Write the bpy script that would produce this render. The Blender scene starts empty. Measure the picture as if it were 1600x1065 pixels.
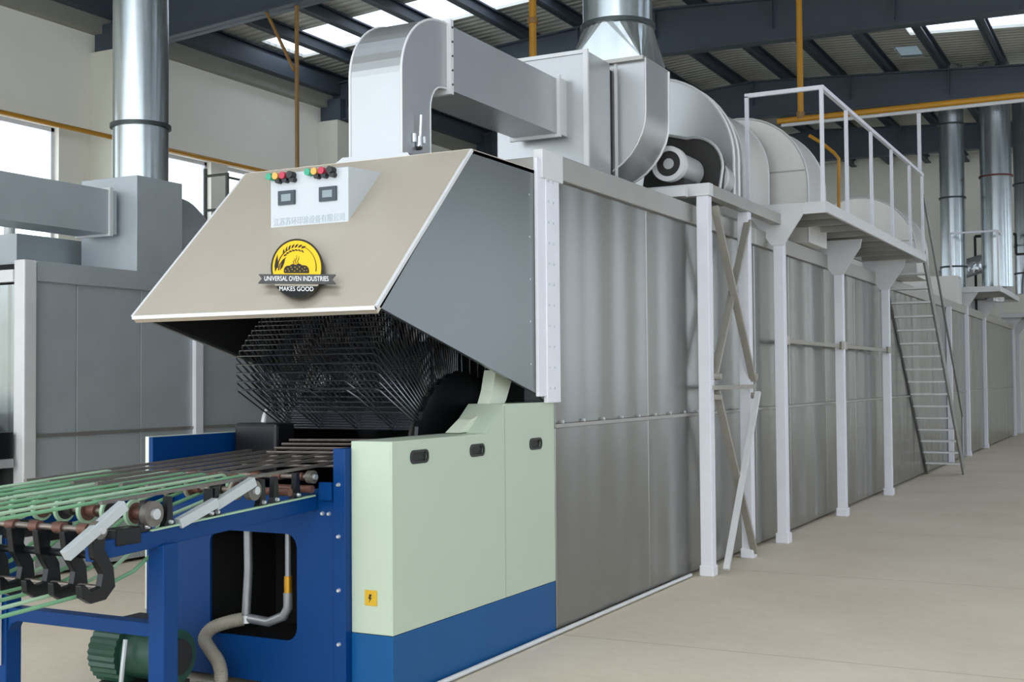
import bpy, bmesh, math, random
from mathutils import Vector, Matrix
from mathutils.geometry import tessellate_polygon
random.seed(7)
sc = bpy.context.scene
COL = sc.collection
PI = math.pi

# ---------------------------------------------------------------- camera, world, exposure
F_PX, PITCH, YAW, ROLL = 1915.3, 3.2237e-2, 0.48128, -7.8567e-3
cam_d = bpy.data.cameras.new('camera'); cam = bpy.data.objects.new('camera', cam_d); COL.objects.link(cam)
fw = Vector((-math.sin(YAW)*math.cos(PITCH), math.cos(YAW)*math.cos(PITCH), math.sin(PITCH)))
r0 = Vector((math.cos(YAW), math.sin(YAW), 0)); u0 = r0.cross(fw)
rt = r0*math.cos(ROLL) + u0*math.sin(ROLL); up = -r0*math.sin(ROLL) + u0*math.cos(ROLL)
m = Matrix((rt, up, -fw)).transposed().to_4x4(); m.translation = Vector((3.3697, -7.0319, 1.6))
cam.matrix_world = m
cam_d.sensor_fit = 'HORIZONTAL'; cam_d.sensor_width = 36.0; cam_d.lens = 36.0*F_PX/1600
cam_d.clip_start = 0.05; cam_d.clip_end = 300
sc.camera = cam

w = bpy.data.worlds.new('daylight'); sc.world = w; w.use_nodes = True
bg = w.node_tree.nodes['Background']
bg.inputs[0].default_value = (0.86, 0.93, 1.0, 1); bg.inputs[1].default_value = 2.0
sun_d = bpy.data.lights.new('sun', 'SUN'); sun_d.energy = .6; sun_d.angle = 0.6; sun_d.color = (1, .95, .87)
sun = bpy.data.objects.new('sun', sun_d); COL.objects.link(sun)
sun.rotation_euler = (math.radians(62), 0, math.radians(18))
vs = sc.view_settings
sc.display_settings.display_device = 'sRGB'
vs.view_transform = 'Standard'; vs.look = 'None'; vs.exposure = 0.58; vs.gamma = 1; vs.use_curve_mapping = False

# ---------------------------------------------------------------- materials
def S(h):  # '#rrggbb' -> linear
    h = h.lstrip('#'); c = [int(h[i:i+2], 16)/255 for i in (0, 2, 4)]
    return tuple(((x+.055)/1.055)**2.4 if x > .04045 else x/12.92 for x in c) + (1,)
def mat(name, col, rough=.5, metal=0., noise=0., nscale=6., bump=0., bscale=(1, 1, 1), bdet=2, spec=.5, emit=None, estr=0, rvar=0., coat=0):
    m = bpy.data.materials.new(name); m.use_nodes = True; nt = m.node_tree; b = nt.nodes['Principled BSDF']
    c = S(col) if isinstance(col, str) else col
    b.inputs['Base Color'].default_value = c; b.inputs['Roughness'].default_value = rough
    b.inputs['Metallic'].default_value = metal; b.inputs['Specular IOR Level'].default_value = spec
    if coat: b.inputs['Coat Weight'].default_value = coat; b.inputs['Coat Roughness'].default_value = .15
    if emit: b.inputs['Emission Color'].default_value = S(emit); b.inputs['Emission Strength'].default_value = estr
    geo = nt.nodes.new('ShaderNodeNewGeometry')
    if noise or rvar:
        n = nt.nodes.new('ShaderNodeTexNoise'); n.inputs['Scale'].default_value = nscale; n.inputs['Detail'].default_value = 5
        nt.links.new(geo.outputs['Position'], n.inputs['Vector'])
        if noise:
            mr = nt.nodes.new('ShaderNodeMapRange'); mr.inputs[1].default_value = .25; mr.inputs[2].default_value = .75
            mr.inputs[3].default_value = 1-noise; mr.inputs[4].default_value = 1+noise
            mx = nt.nodes.new('ShaderNodeVectorMath'); mx.operation = 'SCALE'; mx.inputs[0].default_value = c[:3]
            nt.links.new(n.outputs['Fac'], mr.inputs[0]); nt.links.new(mr.outputs[0], mx.inputs['Scale'])
            nt.links.new(mx.outputs[0], b.inputs['Base Color'])
        if rvar:
            mr2 = nt.nodes.new('ShaderNodeMapRange'); mr2.inputs[1].default_value = .25; mr2.inputs[2].default_value = .75
            mr2.inputs[3].default_value = max(.02, rough-rvar); mr2.inputs[4].default_value = rough+rvar
            nt.links.new(n.outputs['Fac'], mr2.inputs[0]); nt.links.new(mr2.outputs[0], b.inputs['Roughness'])
    if bump:
        mp = nt.nodes.new('ShaderNodeMapping'); mp.inputs['Scale'].default_value = bscale
        n2 = nt.nodes.new('ShaderNodeTexNoise'); n2.inputs['Scale'].default_value = 1; n2.inputs['Detail'].default_value = bdet
        bp = nt.nodes.new('ShaderNodeBump'); bp.inputs['Strength'].default_value = 1; bp.inputs['Distance'].default_value = bump
        nt.links.new(geo.outputs['Position'], mp.inputs['Vector']); nt.links.new(mp.outputs[0], n2.inputs['Vector'])
        nt.links.new(n2.outputs['Fac'], bp.inputs['Height']); nt.links.new(bp.outputs[0], b.inputs['Normal'])
    return m
M = {}
M['steel'] = mat('brushed_steel_cladding', '#949592', .27, .85, .0, 3, .055, (.05, 2.3, .006), 0)
M['steel_front'] = mat('satin_steel_hood_lit', '#cabfae', .42, .6, .03, 3, .004, (1.5, 1.2, 1.2), 1)  # hood steel, brightness of its lit front put into the colour
M['steel_side'] = mat('satin_steel_hood_shaded', '#7b8080', .28, .85, .0, 3, .02, (.2, .8, .05), 0)  # same hood steel, shade of the side put into the colour
M['cap'] = mat('cap_steel', '#aaa8a2', .45, .75, .04, 4)
M['alu'] = mat('duct_aluminium', '#abadae', .34, .75, .03, 5, .004, (1.2, 1.2, 1.2), 1)
M['alu_light'] = mat('light_duct_sheet', '#d6d4ce', .42, .4, .03, 5, .003, (1, 1, 1), 1)
M['galv'] = mat('galvanised_pipe', '#b9c1c3', .22, .9, .05, 5, .010, (8, 8, .1), 1)
M['dusty'] = mat('dusty_galvanised_sheet', '#b0b7bb', .45, .35, .06, 3, .006, (1, 1, .3), 2)
M['frame_white'] = mat('white_painted_steel', '#dcdde3', .45, .0, .03, 10)
M['plate_white'] = mat('pale_grey_painted_plate', '#cfd0d0', .45, .1, .03, 8)
M['brace'] = mat('bare_grey_brace', '#9b978d', .5, .3, .1, 12)
M['green'] = mat('pale_green_enamel', '#b1bfab', .42, 0, .02, 2)
M['cream_edge'] = mat('cream_edge_enamel', '#d4ddc8', .4, 0)
M['blue'] = mat('blue_enamel', '#00366e', .4, 0, .06, 2.5, spec=.2)
M['blue_base'] = mat('blue_plinth_enamel', '#0d4f84', .42, 0, .05, 3, spec=.25)
M['black'] = mat('black_plastic', '#141618', .4)
M['black_steel'] = mat('oily_black_steel', '#16171a', .32, .3, .3, 20)
M['wicket'] = mat('dark_wicket_wire', '#8b8e92', .2, .9)
M['dark'] = mat('interior_shade_black', '#0d0d0e', .8)  # near-black stands in for the shade inside openings
M['rubber'] = mat('dark_rubber_and_shade', '#22201e', .6)
M['bar'] = mat('worn_steel_bar', '#6f6a64', .45, .5, .15, 20)
M['hub'] = mat('brown_worn_hub', '#6b4a40', .4, .4, .15, 20)
M['shaft'] = mat('worn_shaft', '#8a8078', .35, .7, .2, 25)
M['bright_bar'] = mat('extruded_aluminium_bar', '#b6bcbe', .4, .4)
M['belt'] = mat('green_round_belt', '#6f9f78', .5, 0, .1, 15)
M['belt_pale'] = mat('pale_green_belt', '#9dbb9d', .5, 0)
M['bolt'] = mat('zinc_bolt', '#cfd3d6', .3, .7)
M['yellow'] = mat('yellow_sticker', '#c9a11f', .5)
M['gas'] = mat('yellow_gas_pipe', '#b98420', .45, 0, .08, 8)
M['gas_brown'] = mat('ochre_brown_pipe', '#8d6a3a', .5, 0, .1, 10)
M['girder'] = mat('blue_grey_girder_paint', '#424c56', .55, 0, .05, 4)
M['purlin'] = mat('dark_purlin_paint', '#333c45', .55, 0, .05, 4)
M['wall'] = mat('off_white_plaster', '#ebe9dd', .85, 0, .02, 1.5)
M['wall_grey'] = mat('darkened_unseen_wall', '#6d7275', .85)  # unseen right wall, darkened so the oven side reflects less light
M['pilaster'] = mat('cream_plaster_column', '#d6d5c6', .85, 0, .02, 2)
M['eave'] = mat('beige_eave_strip', '#8f8f84', .8, 0, .04, 3)
M['ring'] = mat('dark_joint_ring', '#39403f', .4, .4)
M['ring_red'] = mat('red_brown_joint_ring', '#5a2a28', .45, .3)
M['hose'] = mat('grey_ribbed_hose', '#8a8578', .6, 0, .1, 20)
M['pipe_steel'] = mat('grey_water_pipe', '#93969a', .35, .6, .08, 15)
M['brass'] = mat('brass_valve', '#c8932f', .35, .7)
M['pump'] = mat('dark_green_pump_enamel', '#24493b', .42, 0, .15, 12)
M['ctl'] = mat('white_control_panel', '#bac0c4', .4, 0, .01, 5)
M['display'] = mat('grey_display_window', '#7d8b90', .25)
M['slate'] = mat('slate_bezel', '#2b383f', .4)
M['btn_green'] = mat('green_button', '#2a9a78', .35)
M['btn_amber'] = mat('amber_button', '#d9a24a', .35)
M['btn_red'] = mat('red_button', '#b02340', .35)
M['print_grey'] = mat('faint_grey_print', '#a3aeb9', .6)
M['logo_yellow'] = mat('badge_yellow', '#f6c51c', .5)
M['logo_dark'] = mat('badge_dark', '#2a2418', .5)
M['logo_grey'] = mat('badge_ribbon_grey', '#4b4a48', .5)
M['logo_white'] = mat('badge_white', '#f4f4f4', .5)
M['logo_black'] = mat('badge_black', '#040404', .5)
M['foil'] = mat('crumpled_foil', '#d6dade', .3, .8, 0, 1, .05, (9, 9, 9), 2)
M['motor_grey'] = mat('motor_casting_grey', '#b4b6b5', .4, .3)
M['deck'] = mat('deck_chequer_plate', '#85857f', .5, .4, .08, 5)
M['stair'] = mat('galvanised_stair_steel', '#8d8f8c', .4, .5, .1, 10)
M['scaffold'] = mat('dark_scaffold_tube', '#4b5148', .5)

# concrete floor
def floor_mat():
    m = bpy.data.materials.new('dusty_concrete'); m.use_nodes = True; nt = m.node_tree; b = nt.nodes['Principled BSDF']
    geo = nt.nodes.new('ShaderNodeNewGeometry')
    def noise(s, d, sc3=None):
        n = nt.nodes.new('ShaderNodeTexNoise'); n.inputs['Scale'].default_value = s; n.inputs['Detail'].default_value = d
        nt.links.new(geo.outputs['Position'], n.inputs['Vector']); return n
    a = noise(.8, 6); c = noise(9, 8)
    mix = nt.nodes.new('ShaderNodeMath'); mix.operation = 'MULTIPLY_ADD'; mix.inputs[1].default_value = .35
    nt.links.new(c.outputs['Fac'], mix.inputs[0]); nt.links.new(a.outputs['Fac'], mix.inputs[2])
    r = nt.nodes.new('ShaderNodeValToRGB'); r.color_ramp.elements[0].position = .42; r.color_ramp.elements[1].position = .95
    r.color_ramp.elements[0].color = S('#cdbfa9'); r.color_ramp.elements[1].color = S('#ddd1bf')
    nt.links.new(mix.outputs[0], r.inputs[0])
    bk = nt.nodes.new('ShaderNodeTexBrick'); bk.offset = 0; bk.inputs['Scale'].default_value = 1
    bk.inputs['Brick Width'].default_value = 6; bk.inputs['Row Height'].default_value = 3; bk.inputs['Mortar Size'].default_value = .008
    bk.inputs['Color1'].default_value = (1, 1, 1, 1); bk.inputs['Color2'].default_value = (1, 1, 1, 1); bk.inputs['Mortar'].default_value = (.72, .72, .72, 1)
    nt.links.new(geo.outputs['Position'], bk.inputs['Vector'])
    mm = nt.nodes.new('ShaderNodeMix'); mm.data_type = 'RGBA'; mm.blend_type = 'MULTIPLY'; mm.inputs[0].default_value = 1
    nt.links.new(r.outputs[0], mm.inputs[6]); nt.links.new(bk.outputs[0], mm.inputs[7]); nt.links.new(mm.outputs[2], b.inputs['Base Color'])
    b.inputs['Roughness'].default_value = .62
    bp = nt.nodes.new('ShaderNodeBump'); bp.inputs['Distance'].default_value = .004
    nt.links.new(c.outputs['Fac'], bp.inputs['Height']); nt.links.new(bp.outputs[0], b.inputs['Normal'])
    return m
M['floor'] = floor_mat()
# ribbed roof sheet: ribs run along X
def roof_mat():
    m = bpy.data.materials.new('ribbed_roof_sheet'); m.use_nodes = True; nt = m.node_tree; b = nt.nodes['Principled BSDF']
    geo = nt.nodes.new('ShaderNodeNewGeometry'); wv = nt.nodes.new('ShaderNodeTexWave'); wv.bands_direction = 'Y'
    wv.inputs['Scale'].default_value = 1.6; nt.links.new(geo.outputs['Position'], wv.inputs['Vector'])
    r = nt.nodes.new('ShaderNodeValToRGB'); r.color_ramp.elements[0].position = .0; r.color_ramp.elements[1].position = .35
    r.color_ramp.elements[0].color = S('#a5a8a0'); r.color_ramp.elements[1].color = S('#c9cabf')
    nt.links.new(wv.outputs['Fac'], r.inputs[0]); nt.links.new(r.outputs[0], b.inputs['Base Color'])
    bp = nt.nodes.new('ShaderNodeBump'); bp.inputs['Distance'].default_value = .03
    nt.links.new(wv.outputs['Fac'], bp.inputs['Height']); nt.links.new(bp.outputs[0], b.inputs['Normal'])
    b.inputs['Roughness'].default_value = .6
    return m
M['roof'] = roof_mat()
def pane_mat(name, tint, gl):
    m = bpy.data.materials.new(name); m.use_nodes = True; nt = m.node_tree; nt.nodes.remove(nt.nodes['Principled BSDF'])
    t = nt.nodes.new('ShaderNodeBsdfTransparent'); t.inputs[0].default_value = tint
    g = nt.nodes.new('ShaderNodeBsdfGlossy'); g.inputs['Roughness'].default_value = .08
    mx = nt.nodes.new('ShaderNodeMixShader'); mx.inputs[0].default_value = gl
    nt.links.new(t.outputs[0], mx.inputs[1]); nt.links.new(g.outputs[0], mx.inputs[2]); nt.links.new(mx.outputs[0], nt.nodes['Material Output'].inputs[0])
    return m
M['glass'] = pane_mat('window_glass', (.97, .98, 1, 1), .05)
M['skylight'] = pane_mat('translucent_roof_panel', (.93, .95, 1, 1), .04)
M['skylight_dim'] = pane_mat('dim_translucent_roof_panel', (.26, .29, .30, 1), .04)  # same panel with a darker tint

# ---------------------------------------------------------------- geometry helpers
class MB:
    """collects shapes in world coordinates; build() links them as ONE mesh object"""
    def __init__(s): s.v = []; s.f = []; s.sm = []
    def add(s, vs, fs, smooth=False):
        n = len(s.v); s.v += [tuple(v) for v in vs]; s.f += [tuple(i+n for i in f) for f in fs]; s.sm += [smooth]*len(fs); return s
    def box(s, x0, x1, y0, y1, z0, z1):
        x0, x1 = min(x0, x1), max(x0, x1); y0, y1 = min(y0, y1), max(y0, y1); z0, z1 = min(z0, z1), max(z0, z1)
        return s.add([(x0,y0,z0),(x1,y0,z0),(x1,y1,z0),(x0,y1,z0),(x0,y0,z1),(x1,y0,z1),(x1,y1,z1),(x0,y1,z1)],
                     [(0,3,2,1),(4,5,6,7),(0,1,5,4),(1,2,6,5),(2,3,7,6),(3,0,4,7)])
    def bar(s, a, b, w, h=None, upv=(0, 0, 1)):
        a = Vector(a); b = Vector(b); h = h or w; d = (b-a).normalized(); u = Vector(upv)
        if abs(d.dot(u)) > .95: u = Vector((1, 0, 0))
        r = d.cross(u).normalized(); u = r.cross(d)
        vs = [p + r*i*w/2 + u*j*h/2 for p in (a, b) for i, j in ((-1,-1),(1,-1),(1,1),(-1,1))]
        return s.add(vs, [(0,1,2,3),(7,6,5,4),(0,4,5,1),(1,5,6,2),(2,6,7,3),(3,7,4,0)])
    def cone(s, a, b, ra, rb, n=16, caps=True):
        a = Vector(a); b = Vector(b); d = (b-a).normalized(); u = Vector((0, 0, 1)) if abs(d.z) < .9 else Vector((1, 0, 0))
        r = d.cross(u).normalized(); u = r.cross(d)
        vs = [p + (r*math.cos(2*PI*k/n) + u*math.sin(2*PI*k/n))*q for p, q in ((a, ra), (b, rb)) for k in range(n)]
        s.add(vs, [(k, (k+1) % n, n+(k+1) % n, n+k) for k in range(n)], n > 6)
        if caps: s.add(vs, [tuple(range(n-1, -1, -1)), tuple(range(n, 2*n))])
        return s
    def cyl(s, a, b, r, n=16, caps=True): return s.cone(a, b, r, r, n, caps)
    def tube(s, pts, r, n=8, closed=False):
        pts = [Vector(p) for p in pts]; rings = []; prev = None; N = len(pts)
        for i, p in enumerate(pts):
            if closed: d = (pts[(i+1) % N]-pts[i-1]).normalized()
            else: d = (pts[min(i+1, N-1)]-pts[max(i-1, 0)]).normalized()
            if prev is None:
                u = Vector((0, 0, 1)) if abs(d.z) < .9 else Vector((1, 0, 0))
                a = d.cross(u).normalized()
            else:
                a = (prev - d*prev.dot(d)).normalized()
            prev = a; c = d.cross(a)
            rr = r(i) if callable(r) else r
            rings.append([p + (a*math.cos(2*PI*k/n)+c*math.sin(2*PI*k/n))*rr for k in range(n)])
        vs = [v for g in rings for v in g]; fs = []
        for i in range(N if closed else N-1):
            j = (i+1) % N
            fs += [(i*n+k, i*n+(k+1) % n, j*n+(k+1) % n, j*n+k) for k in range(n)]
        s.add(vs, fs, True)
        if not closed: s.add(vs, [tuple(range(n-1, -1, -1)), tuple(range((N-1)*n, N*n))])
        return s
    def prism(s, poly, axis, a, b, smooth=False):
        """poly of 2D points: axis 'X' -> (y,z), 'Y' -> (x,z), 'Z' -> (x,y), extruded from a to b"""
        n = len(poly)
        def P(q, t): return {'X': (t, q[0], q[1]), 'Y': (q[0], t, q[1]), 'Z': (q[0], q[1], t)}[axis]
        vs = [P(q, a) for q in poly] + [P(q, b) for q in poly]
        tri = tessellate_polygon([[Vector((q[0], q[1], 0)) for q in poly]])
        s.add(vs, [tuple(t) for t in tri] + [tuple(i+n for i in t[::-1]) for t in tri])
        s.add(vs, [(i, (i+1) % n, n+(i+1) % n, n+i) for i in range(n)], smooth)
        return s
    def holed(s, outer, holes, axis, a, b):
        loops = [[Vector((q[0], q[1], 0)) for q in l] for l in [outer]+holes]
        flat = [q for l in [outer]+holes for q in l]; n = len(flat)
        def P(q, t): return {'X': (t, q[0], q[1]), 'Y': (q[0], t, q[1]), 'Z': (q[0], q[1], t)}[axis]
        vs = [P(q, a) for q in flat]+[P(q, b) for q in flat]
        tri = tessellate_polygon(loops)
        s.add(vs, [tuple(t) for t in tri]+[tuple(i+n for i in t[::-1]) for t in tri])
        k = 0
        for l in [outer]+holes:
            m_ = len(l); s.add(vs, [(k+i, k+(i+1) % m_, n+k+(i+1) % m_, n+k+i) for i in range(m_)]); k += m_
        return s
    def build(s, name, material, parent=None, bevel=0, loc=None, **tags):
        root = parent
        while root is not None and root.parent is not None: root = root.parent
        if root is not None: base = root.location.copy()
        elif loc is not None: base = Vector(loc)
        else:
            xs = [v[0] for v in s.v]; ys = [v[1] for v in s.v]; zs = [v[2] for v in s.v]
            base = Vector(((min(xs)+max(xs))/2, (min(ys)+max(ys))/2, min(zs)))
        me = bpy.data.meshes.new(name)
        me.from_pydata([(v[0]-base.x, v[1]-base.y, v[2]-base.z) for v in s.v], [], s.f)
        for p, q in zip(me.polygons, s.sm): p.use_smooth = q
        bm = bmesh.new(); bm.from_mesh(me); bmesh.ops.remove_doubles(bm, verts=bm.verts, dist=1e-5)
        bmesh.ops.recalc_face_normals(bm, faces=bm.faces); bm.to_mesh(me); bm.free()
        me.materials.append(material)
        if any(s.sm):
            try: me.set_sharp_from_angle(angle=math.radians(38))
            except Exception: pass
        o = bpy.data.objects.new(name, me); COL.objects.link(o)
        if parent is not None: o.parent = parent
        else: o.location = base
        if bevel:
            b = o.modifiers.new('bevel', 'BEVEL'); b.width = bevel; b.segments = 2; b.limit_method = 'ANGLE'; b.angle_limit = math.radians(50)
        for k, v in tags.items(): o[k] = v
        return o
def thing(name, loc, label, cat, group=None):
    o = bpy.data.objects.new(name, None); COL.objects.link(o); o.location = loc; o.empty_display_size = .1
    o['label'] = label; o['category'] = cat
    if group: o['group'] = group
    return o
def struct(name, mb, material, bevel=0): return mb.build(name, material, bevel=bevel, kind='structure')
def arc(cx, cy, r, a0, a1, n, ry=None):
    ry = ry or r
    return [(cx+r*math.cos(math.radians(a0+(a1-a0)*i/n)), cy+ry*math.sin(math.radians(a0+(a1-a0)*i/n))) for i in range(n+1)]
def rrect(x0, x1, z0, z1, r, n=5):
    return arc(x0+r, z0+r, r, 180, 270, n)+arc(x1-r, z0+r, r, 270, 360, n)+arc(x1-r, z1-r, r, 0, 90, n)+arc(x0+r, z1-r, r, 90, 180, n)
def copy_tree(o, parent=None):
    c = o.copy(); COL.objects.link(c); c.parent = parent
    for ch in list(o.children): copy_tree(ch, c)
    return c

# ================================================================ the hall
RZ = [(-11.9, 7.60), (-4.3, 8.15), (2.0, 7.78), (14.0, 7.0)]     # roof profile (top of girders)
def rz(x):
    for (a, za), (b, zb) in zip(RZ, RZ[1:]):
        if x <= b: return za+(zb-za)*(x-a)/(b-a)
    return RZ[-1][1]
struct('floor', MB().box(-14, 14, -10, 34, -.12, 0), M['floor'])
# left wall with window openings (plane x = -11.5)
WIN = [(-7.6, -5.6), (-1.6, .4), (4.3, 6.4), (7.75, 9.85), (10.3, 12.4), (14.2, 16.0), (17.0, 18.8), (20.2, 22), (23, 24.8), (26.2, 28)]
WZ0, WZ1 = 3.1, 5.55
wl = MB().holed([(-10.7, 0), (31.5, 0), (31.5, 7.72), (-10.7, 7.72)], [[(a, WZ0), (b, WZ0), (b, WZ1), (a, WZ1)] for a, b in WIN], 'X', -11.75, -11.5)
struct('wall_left', wl, M['wall'])
for i, (a, b) in enumerate(WIN):
    f = MB(); x0, x1 = -11.68, -11.6
    f.box(x0, x1, a, a+.06, WZ0, WZ1).box(x0, x1, b-.06, b, WZ0, WZ1).box(x0, x1, a, b, WZ0, WZ0+.06).box(x0, x1, a, b, WZ1-.06, WZ1)
    f.box(x0, x1, (a+b)/2-.018, (a+b)/2+.018, WZ0, WZ1)
    o = struct('window_%d' % (i+1), f, M['frame_white'])
    MB().box(-11.645, -11.635, a+.05, b-.05, WZ0+.05, WZ1-.05).build('pane', M['glass'], o)
nt = 0
for k, y in enumerate((1.3, 7.3, 13.3, 19.3, 25.3)):
    nt += 1
    struct('trim_%d' % nt, MB().box(-11.5, -11.02, y-.27, y+.27, 0, 6.86), M['pilaster'])
nt += 1
struct('trim_%d' % nt, MB().box(-11.5, -11.32, -10.7, 31.3, 7.16, 7.56), M['eave'])
struct('wall_back', MB().prism([(-11.75, 0), (14, 0), (14, 7.2), (2, 8.0), (-4.3, 8.37), (-11.75, 7.84)], 'Y', 31.4, 31.6), M['wall'])
nt += 1
struct('trim_%d' % nt, MB().box(-11.32, -11.12, -10.7, 31.3, 7.42, 7.72), M['girder'])
# right wall out of view, tall windows sized to light the aisle
WR = [(y, y+3.9) for y in (-9.6, -3.6, 2.4, 8.4, 14.4, 20.4, 26.4)]
wr = MB().holed([(-10.7, 0), (31.5, 0), (31.5, 7.0), (-10.7, 7.0)], [[(a, .5), (b, .5), (b, 6.5), (a, 6.5)] for a, b in WR], 'X', 13.0, 13.25)
struct('wall_right', wr, M['wall_grey'])
for i, (a, b) in enumerate(WR):
    f = MB()
    f.box(13.08, 13.16, a, a+.06, .5, 6.5).box(13.08, 13.16, b-.06, b, .5, 6.5).box(13.08, 13.16, a, b, .5, .56).box(13.08, 13.16, a, b, 6.44, 6.5)
    f.box(13.08, 13.16, a, b, 3.3, 3.36).box(13.08, 13.16, (a+b)/2-.03, (a+b)/2+.03, .5, 6.5)
    o = struct('window_%d' % (i+11), f, M['frame_white'])
    MB().box(13.11, 13.12, a+.05, b-.05, .55, 6.45).build('pane', M['glass'], o)
# roof: ribbed sheet with translucent strips left open and glazed
RT = .24    # roof sheet above girder top
GY = [1.3, 7.3, 13.3, 19.3, 25.3]
PX = [-11.3+1.1*i for i in range(23)]
sky = [(-11.1, -4.9, 10.75, 12.05, 'skylight'), (-.62, 9.2, 16.05, 17.25, 'skylight'), (-1.1, -.64, 18.1, 19.05, 'skylight_dim'),
       (-2.0, 1.0, 23.0, 24.0, 'skylight_dim'), (-5.5, 9, 29.2, 30.2, 'skylight_dim'), (-9.5, 9.2, -2.6, -1.4, 'skylight'), (3.0, 13, 3.0, 5.2, 'skylight'), (4.0, 13, 9.0, 11.2, 'skylight'), (-10.5, 13, -8.6, -7.2, 'skylight'), (6.5, 13, 21, 23, 'skylight'), (6.5, 13, 26.5, 28.5, 'skylight')]  # bright strips after the dim ones: unseen, added to brighten the hall
xs = sorted(set([-11.9, 14.0, -4.3, 2.0]+[s_[0] for s_ in sky]+[s_[1] for s_ in sky])); ys = sorted(set([-10.7, 31.6]+[s_[2] for s_ in sky]+[s_[3] for s_ in sky]))
ce = MB()
for xa, xb in zip(xs, xs[1:]):
    for ya, yb in zip(ys, ys[1:]):
        cx_, cy_ = (xa+xb)/2, (ya+yb)/2
        if any(q[0] < cx_ < q[1] and q[2] < cy_ < q[3] for q in sky): continue
        za, zb = rz(xa)+RT, rz(xb)+RT
        ce.add([(xa,ya,za),(xb,ya,zb),(xb,yb,zb),(xa,yb,za),(xa,ya,za+.06),(xb,ya,zb+.06),(xb,yb,zb+.06),(xa,yb,za+.06)],
               [(0,3,2,1),(4,5,6,7),(0,1,5,4),(1,2,6,5),(2,3,7,6),(3,0,4,7)])
struct('ceiling', ce, M['roof'])
for i, (xa, xb, ya, yb, mn) in enumerate(sky):
    pl = MB(); br = [xa]+[q for q in (-4.3, 2.0) if xa < q < xb]+[xb]
    for a, b in zip(br, br[1:]):
        za, zb = rz(a)+RT+.02, rz(b)+RT+.02
        pl.add([(a,ya,za),(b,ya,zb),(b,yb,zb),(a,yb,za),(a,ya,za+.01),(b,ya,zb+.01),(b,yb,zb+.01),(a,yb,za+.01)],
               [(0,3,2,1),(4,5,6,7),(0,1,5,4),(1,2,6,5),(2,3,7,6),(3,0,4,7)])
    struct('window_%d' % (30+i), pl, M[mn])
# roof girders: I-beams along X
def girder(y, label):
    t = thing('roof_girder', (0, y, 7), label, 'roof girder', 'roof girders')
    tops = [(-11.5, rz(-11.5)), (-4.3, rz(-4.3)), (2.0, rz(2.0)), (13.0, rz(13.0))]
    dep = [.78, .82, .55, .5]
    bot = [(p[0], p[1]-d) for p, d in zip(tops, dep)]
    MB().prism(tops+bot[::-1], 'Y', y-.015, y+.015).build('web', M['girder'], t)
    for nm, line, s_ in (('top_flange', tops, -1), ('bottom_flange', bot, 1)):
        a = [(p[0], p[1]) for p in line]; b = [(p[0], p[1]+s_*.025) for p in line]
        MB().prism(a+b[::-1], 'Y', y-.13, y+.13).build(nm, M['girder'], t)
    for i, x in enumerate((-10.9, -8.2, -5.8, -4.3, -2.2, -.2, 2.0, 4.5, 7, 9.5)):
        MB().box(x-.008, x+.008, y-.12, y+.12, rz(x)-.52, rz(x)-.02).build('stiffener', M['girder'], t)
    return t
girder(1.3, 'roof girder nearest the camera, passing above the main chimney')
girder(7.3, 'blue-grey roof girder at upper left behind the tall left chimney')
girder(13.3, 'big blue-grey roof girder right behind the main chimney top')
girder(19.3, 'blue-grey roof girder just above the yellow gas pipe')
girder(25.3, 'farthest visible roof girder, seen below the yellow gas pipe')
for i, x in enumerate(PX[:22]):
    z = rz(x)
    b = MB().box(x-.008, x+.008, -10.7, 31.4, z, z+RT-.005).box(x-.07, x+.09, -10.7, 31.4, z, z+.03).box(x-.09, x+.07, -10.7, 31.4, z+RT-.04, z+RT-.01)
    b.build('roof_purlin', M['purlin'], label='dark steel purlin running lengthwise under the ribbed roof sheets', category='purlin', group='purlins under the roof')
for k, y in enumerate((7.3, 13.3)):      # knee block where the girder meets the wall column
    nt += 1
    struct('trim_%d' % nt, MB().box(-11.48, -11.0, y-.2, y+.2, 6.86, 7.3), M['girder'])

# ================================================================ main tunnel oven
def tunnel_oven(x0, x1, y0, y1, H, seam, loc, label, st, panels_y, main):
    t = thing('tunnel_oven', loc, label, 'oven')
    MB().box(x0+.04, x1-.03, y0+.05, y1-.03, .03, H-.02).build('inner_casing', M['dark'], t)
    for a, b in zip(panels_y, panels_y[1:]):
        MB().box(x1-.03, x1, a+.004, b-.004, .03, seam-.012).build('lower_panel', st, t, bevel=.004)
        MB().box(x1-.03, x1, a+.004, b-.004, seam+.012, H-.16).build('upper_panel', st, t, bevel=.004)
    MB().box(x0, x0+.03, y0, y1, .03, H-.16).build('far_side_panel', st, t)
    MB().box(x1-.028, x1+.016, y0, y1, seam-.012, seam+.012).build('seam_strip', M['cap'], t)
    return t
py = [0, 1.62, 3.2, 4.45, 5.7, 7.3, 8.9, 10.5, 12.1, 13.7, 15.3, 16.9, 18.5, 20.1, 21.7, 23.3, 24.9, 26.5, 28, 29]
oven = tunnel_oven(-1.6, 0, 0, 29, 3.04, 1.31, (-.8, 0, 0), 'long stainless steel tunnel oven with slanted front hood running down the hall', M['steel'], py, True)
for a, b in ((0, 4.4), (4.4, 10.5), (10.5, 18.5), (18.5, 29)):
    MB().box(-1.63, .035, a+.003, b-.003, 2.88, 3.04).build('roof_cap', M['cap'], oven, bevel=.006)
bs = MB()
for i in range(12): bs.cyl((.012, .08+i*.33, seam_z := 1.335), (.024, .08+i*.33, 1.335), .011, 8)
bs.build('seam_rivet', M['bolt'], oven, kind='stuff')
MB().tube([(.03, -1.55, .022), (.03, 2.45, .022)], .014).build('floor_conduit', M['plate_white'], oven)
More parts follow.
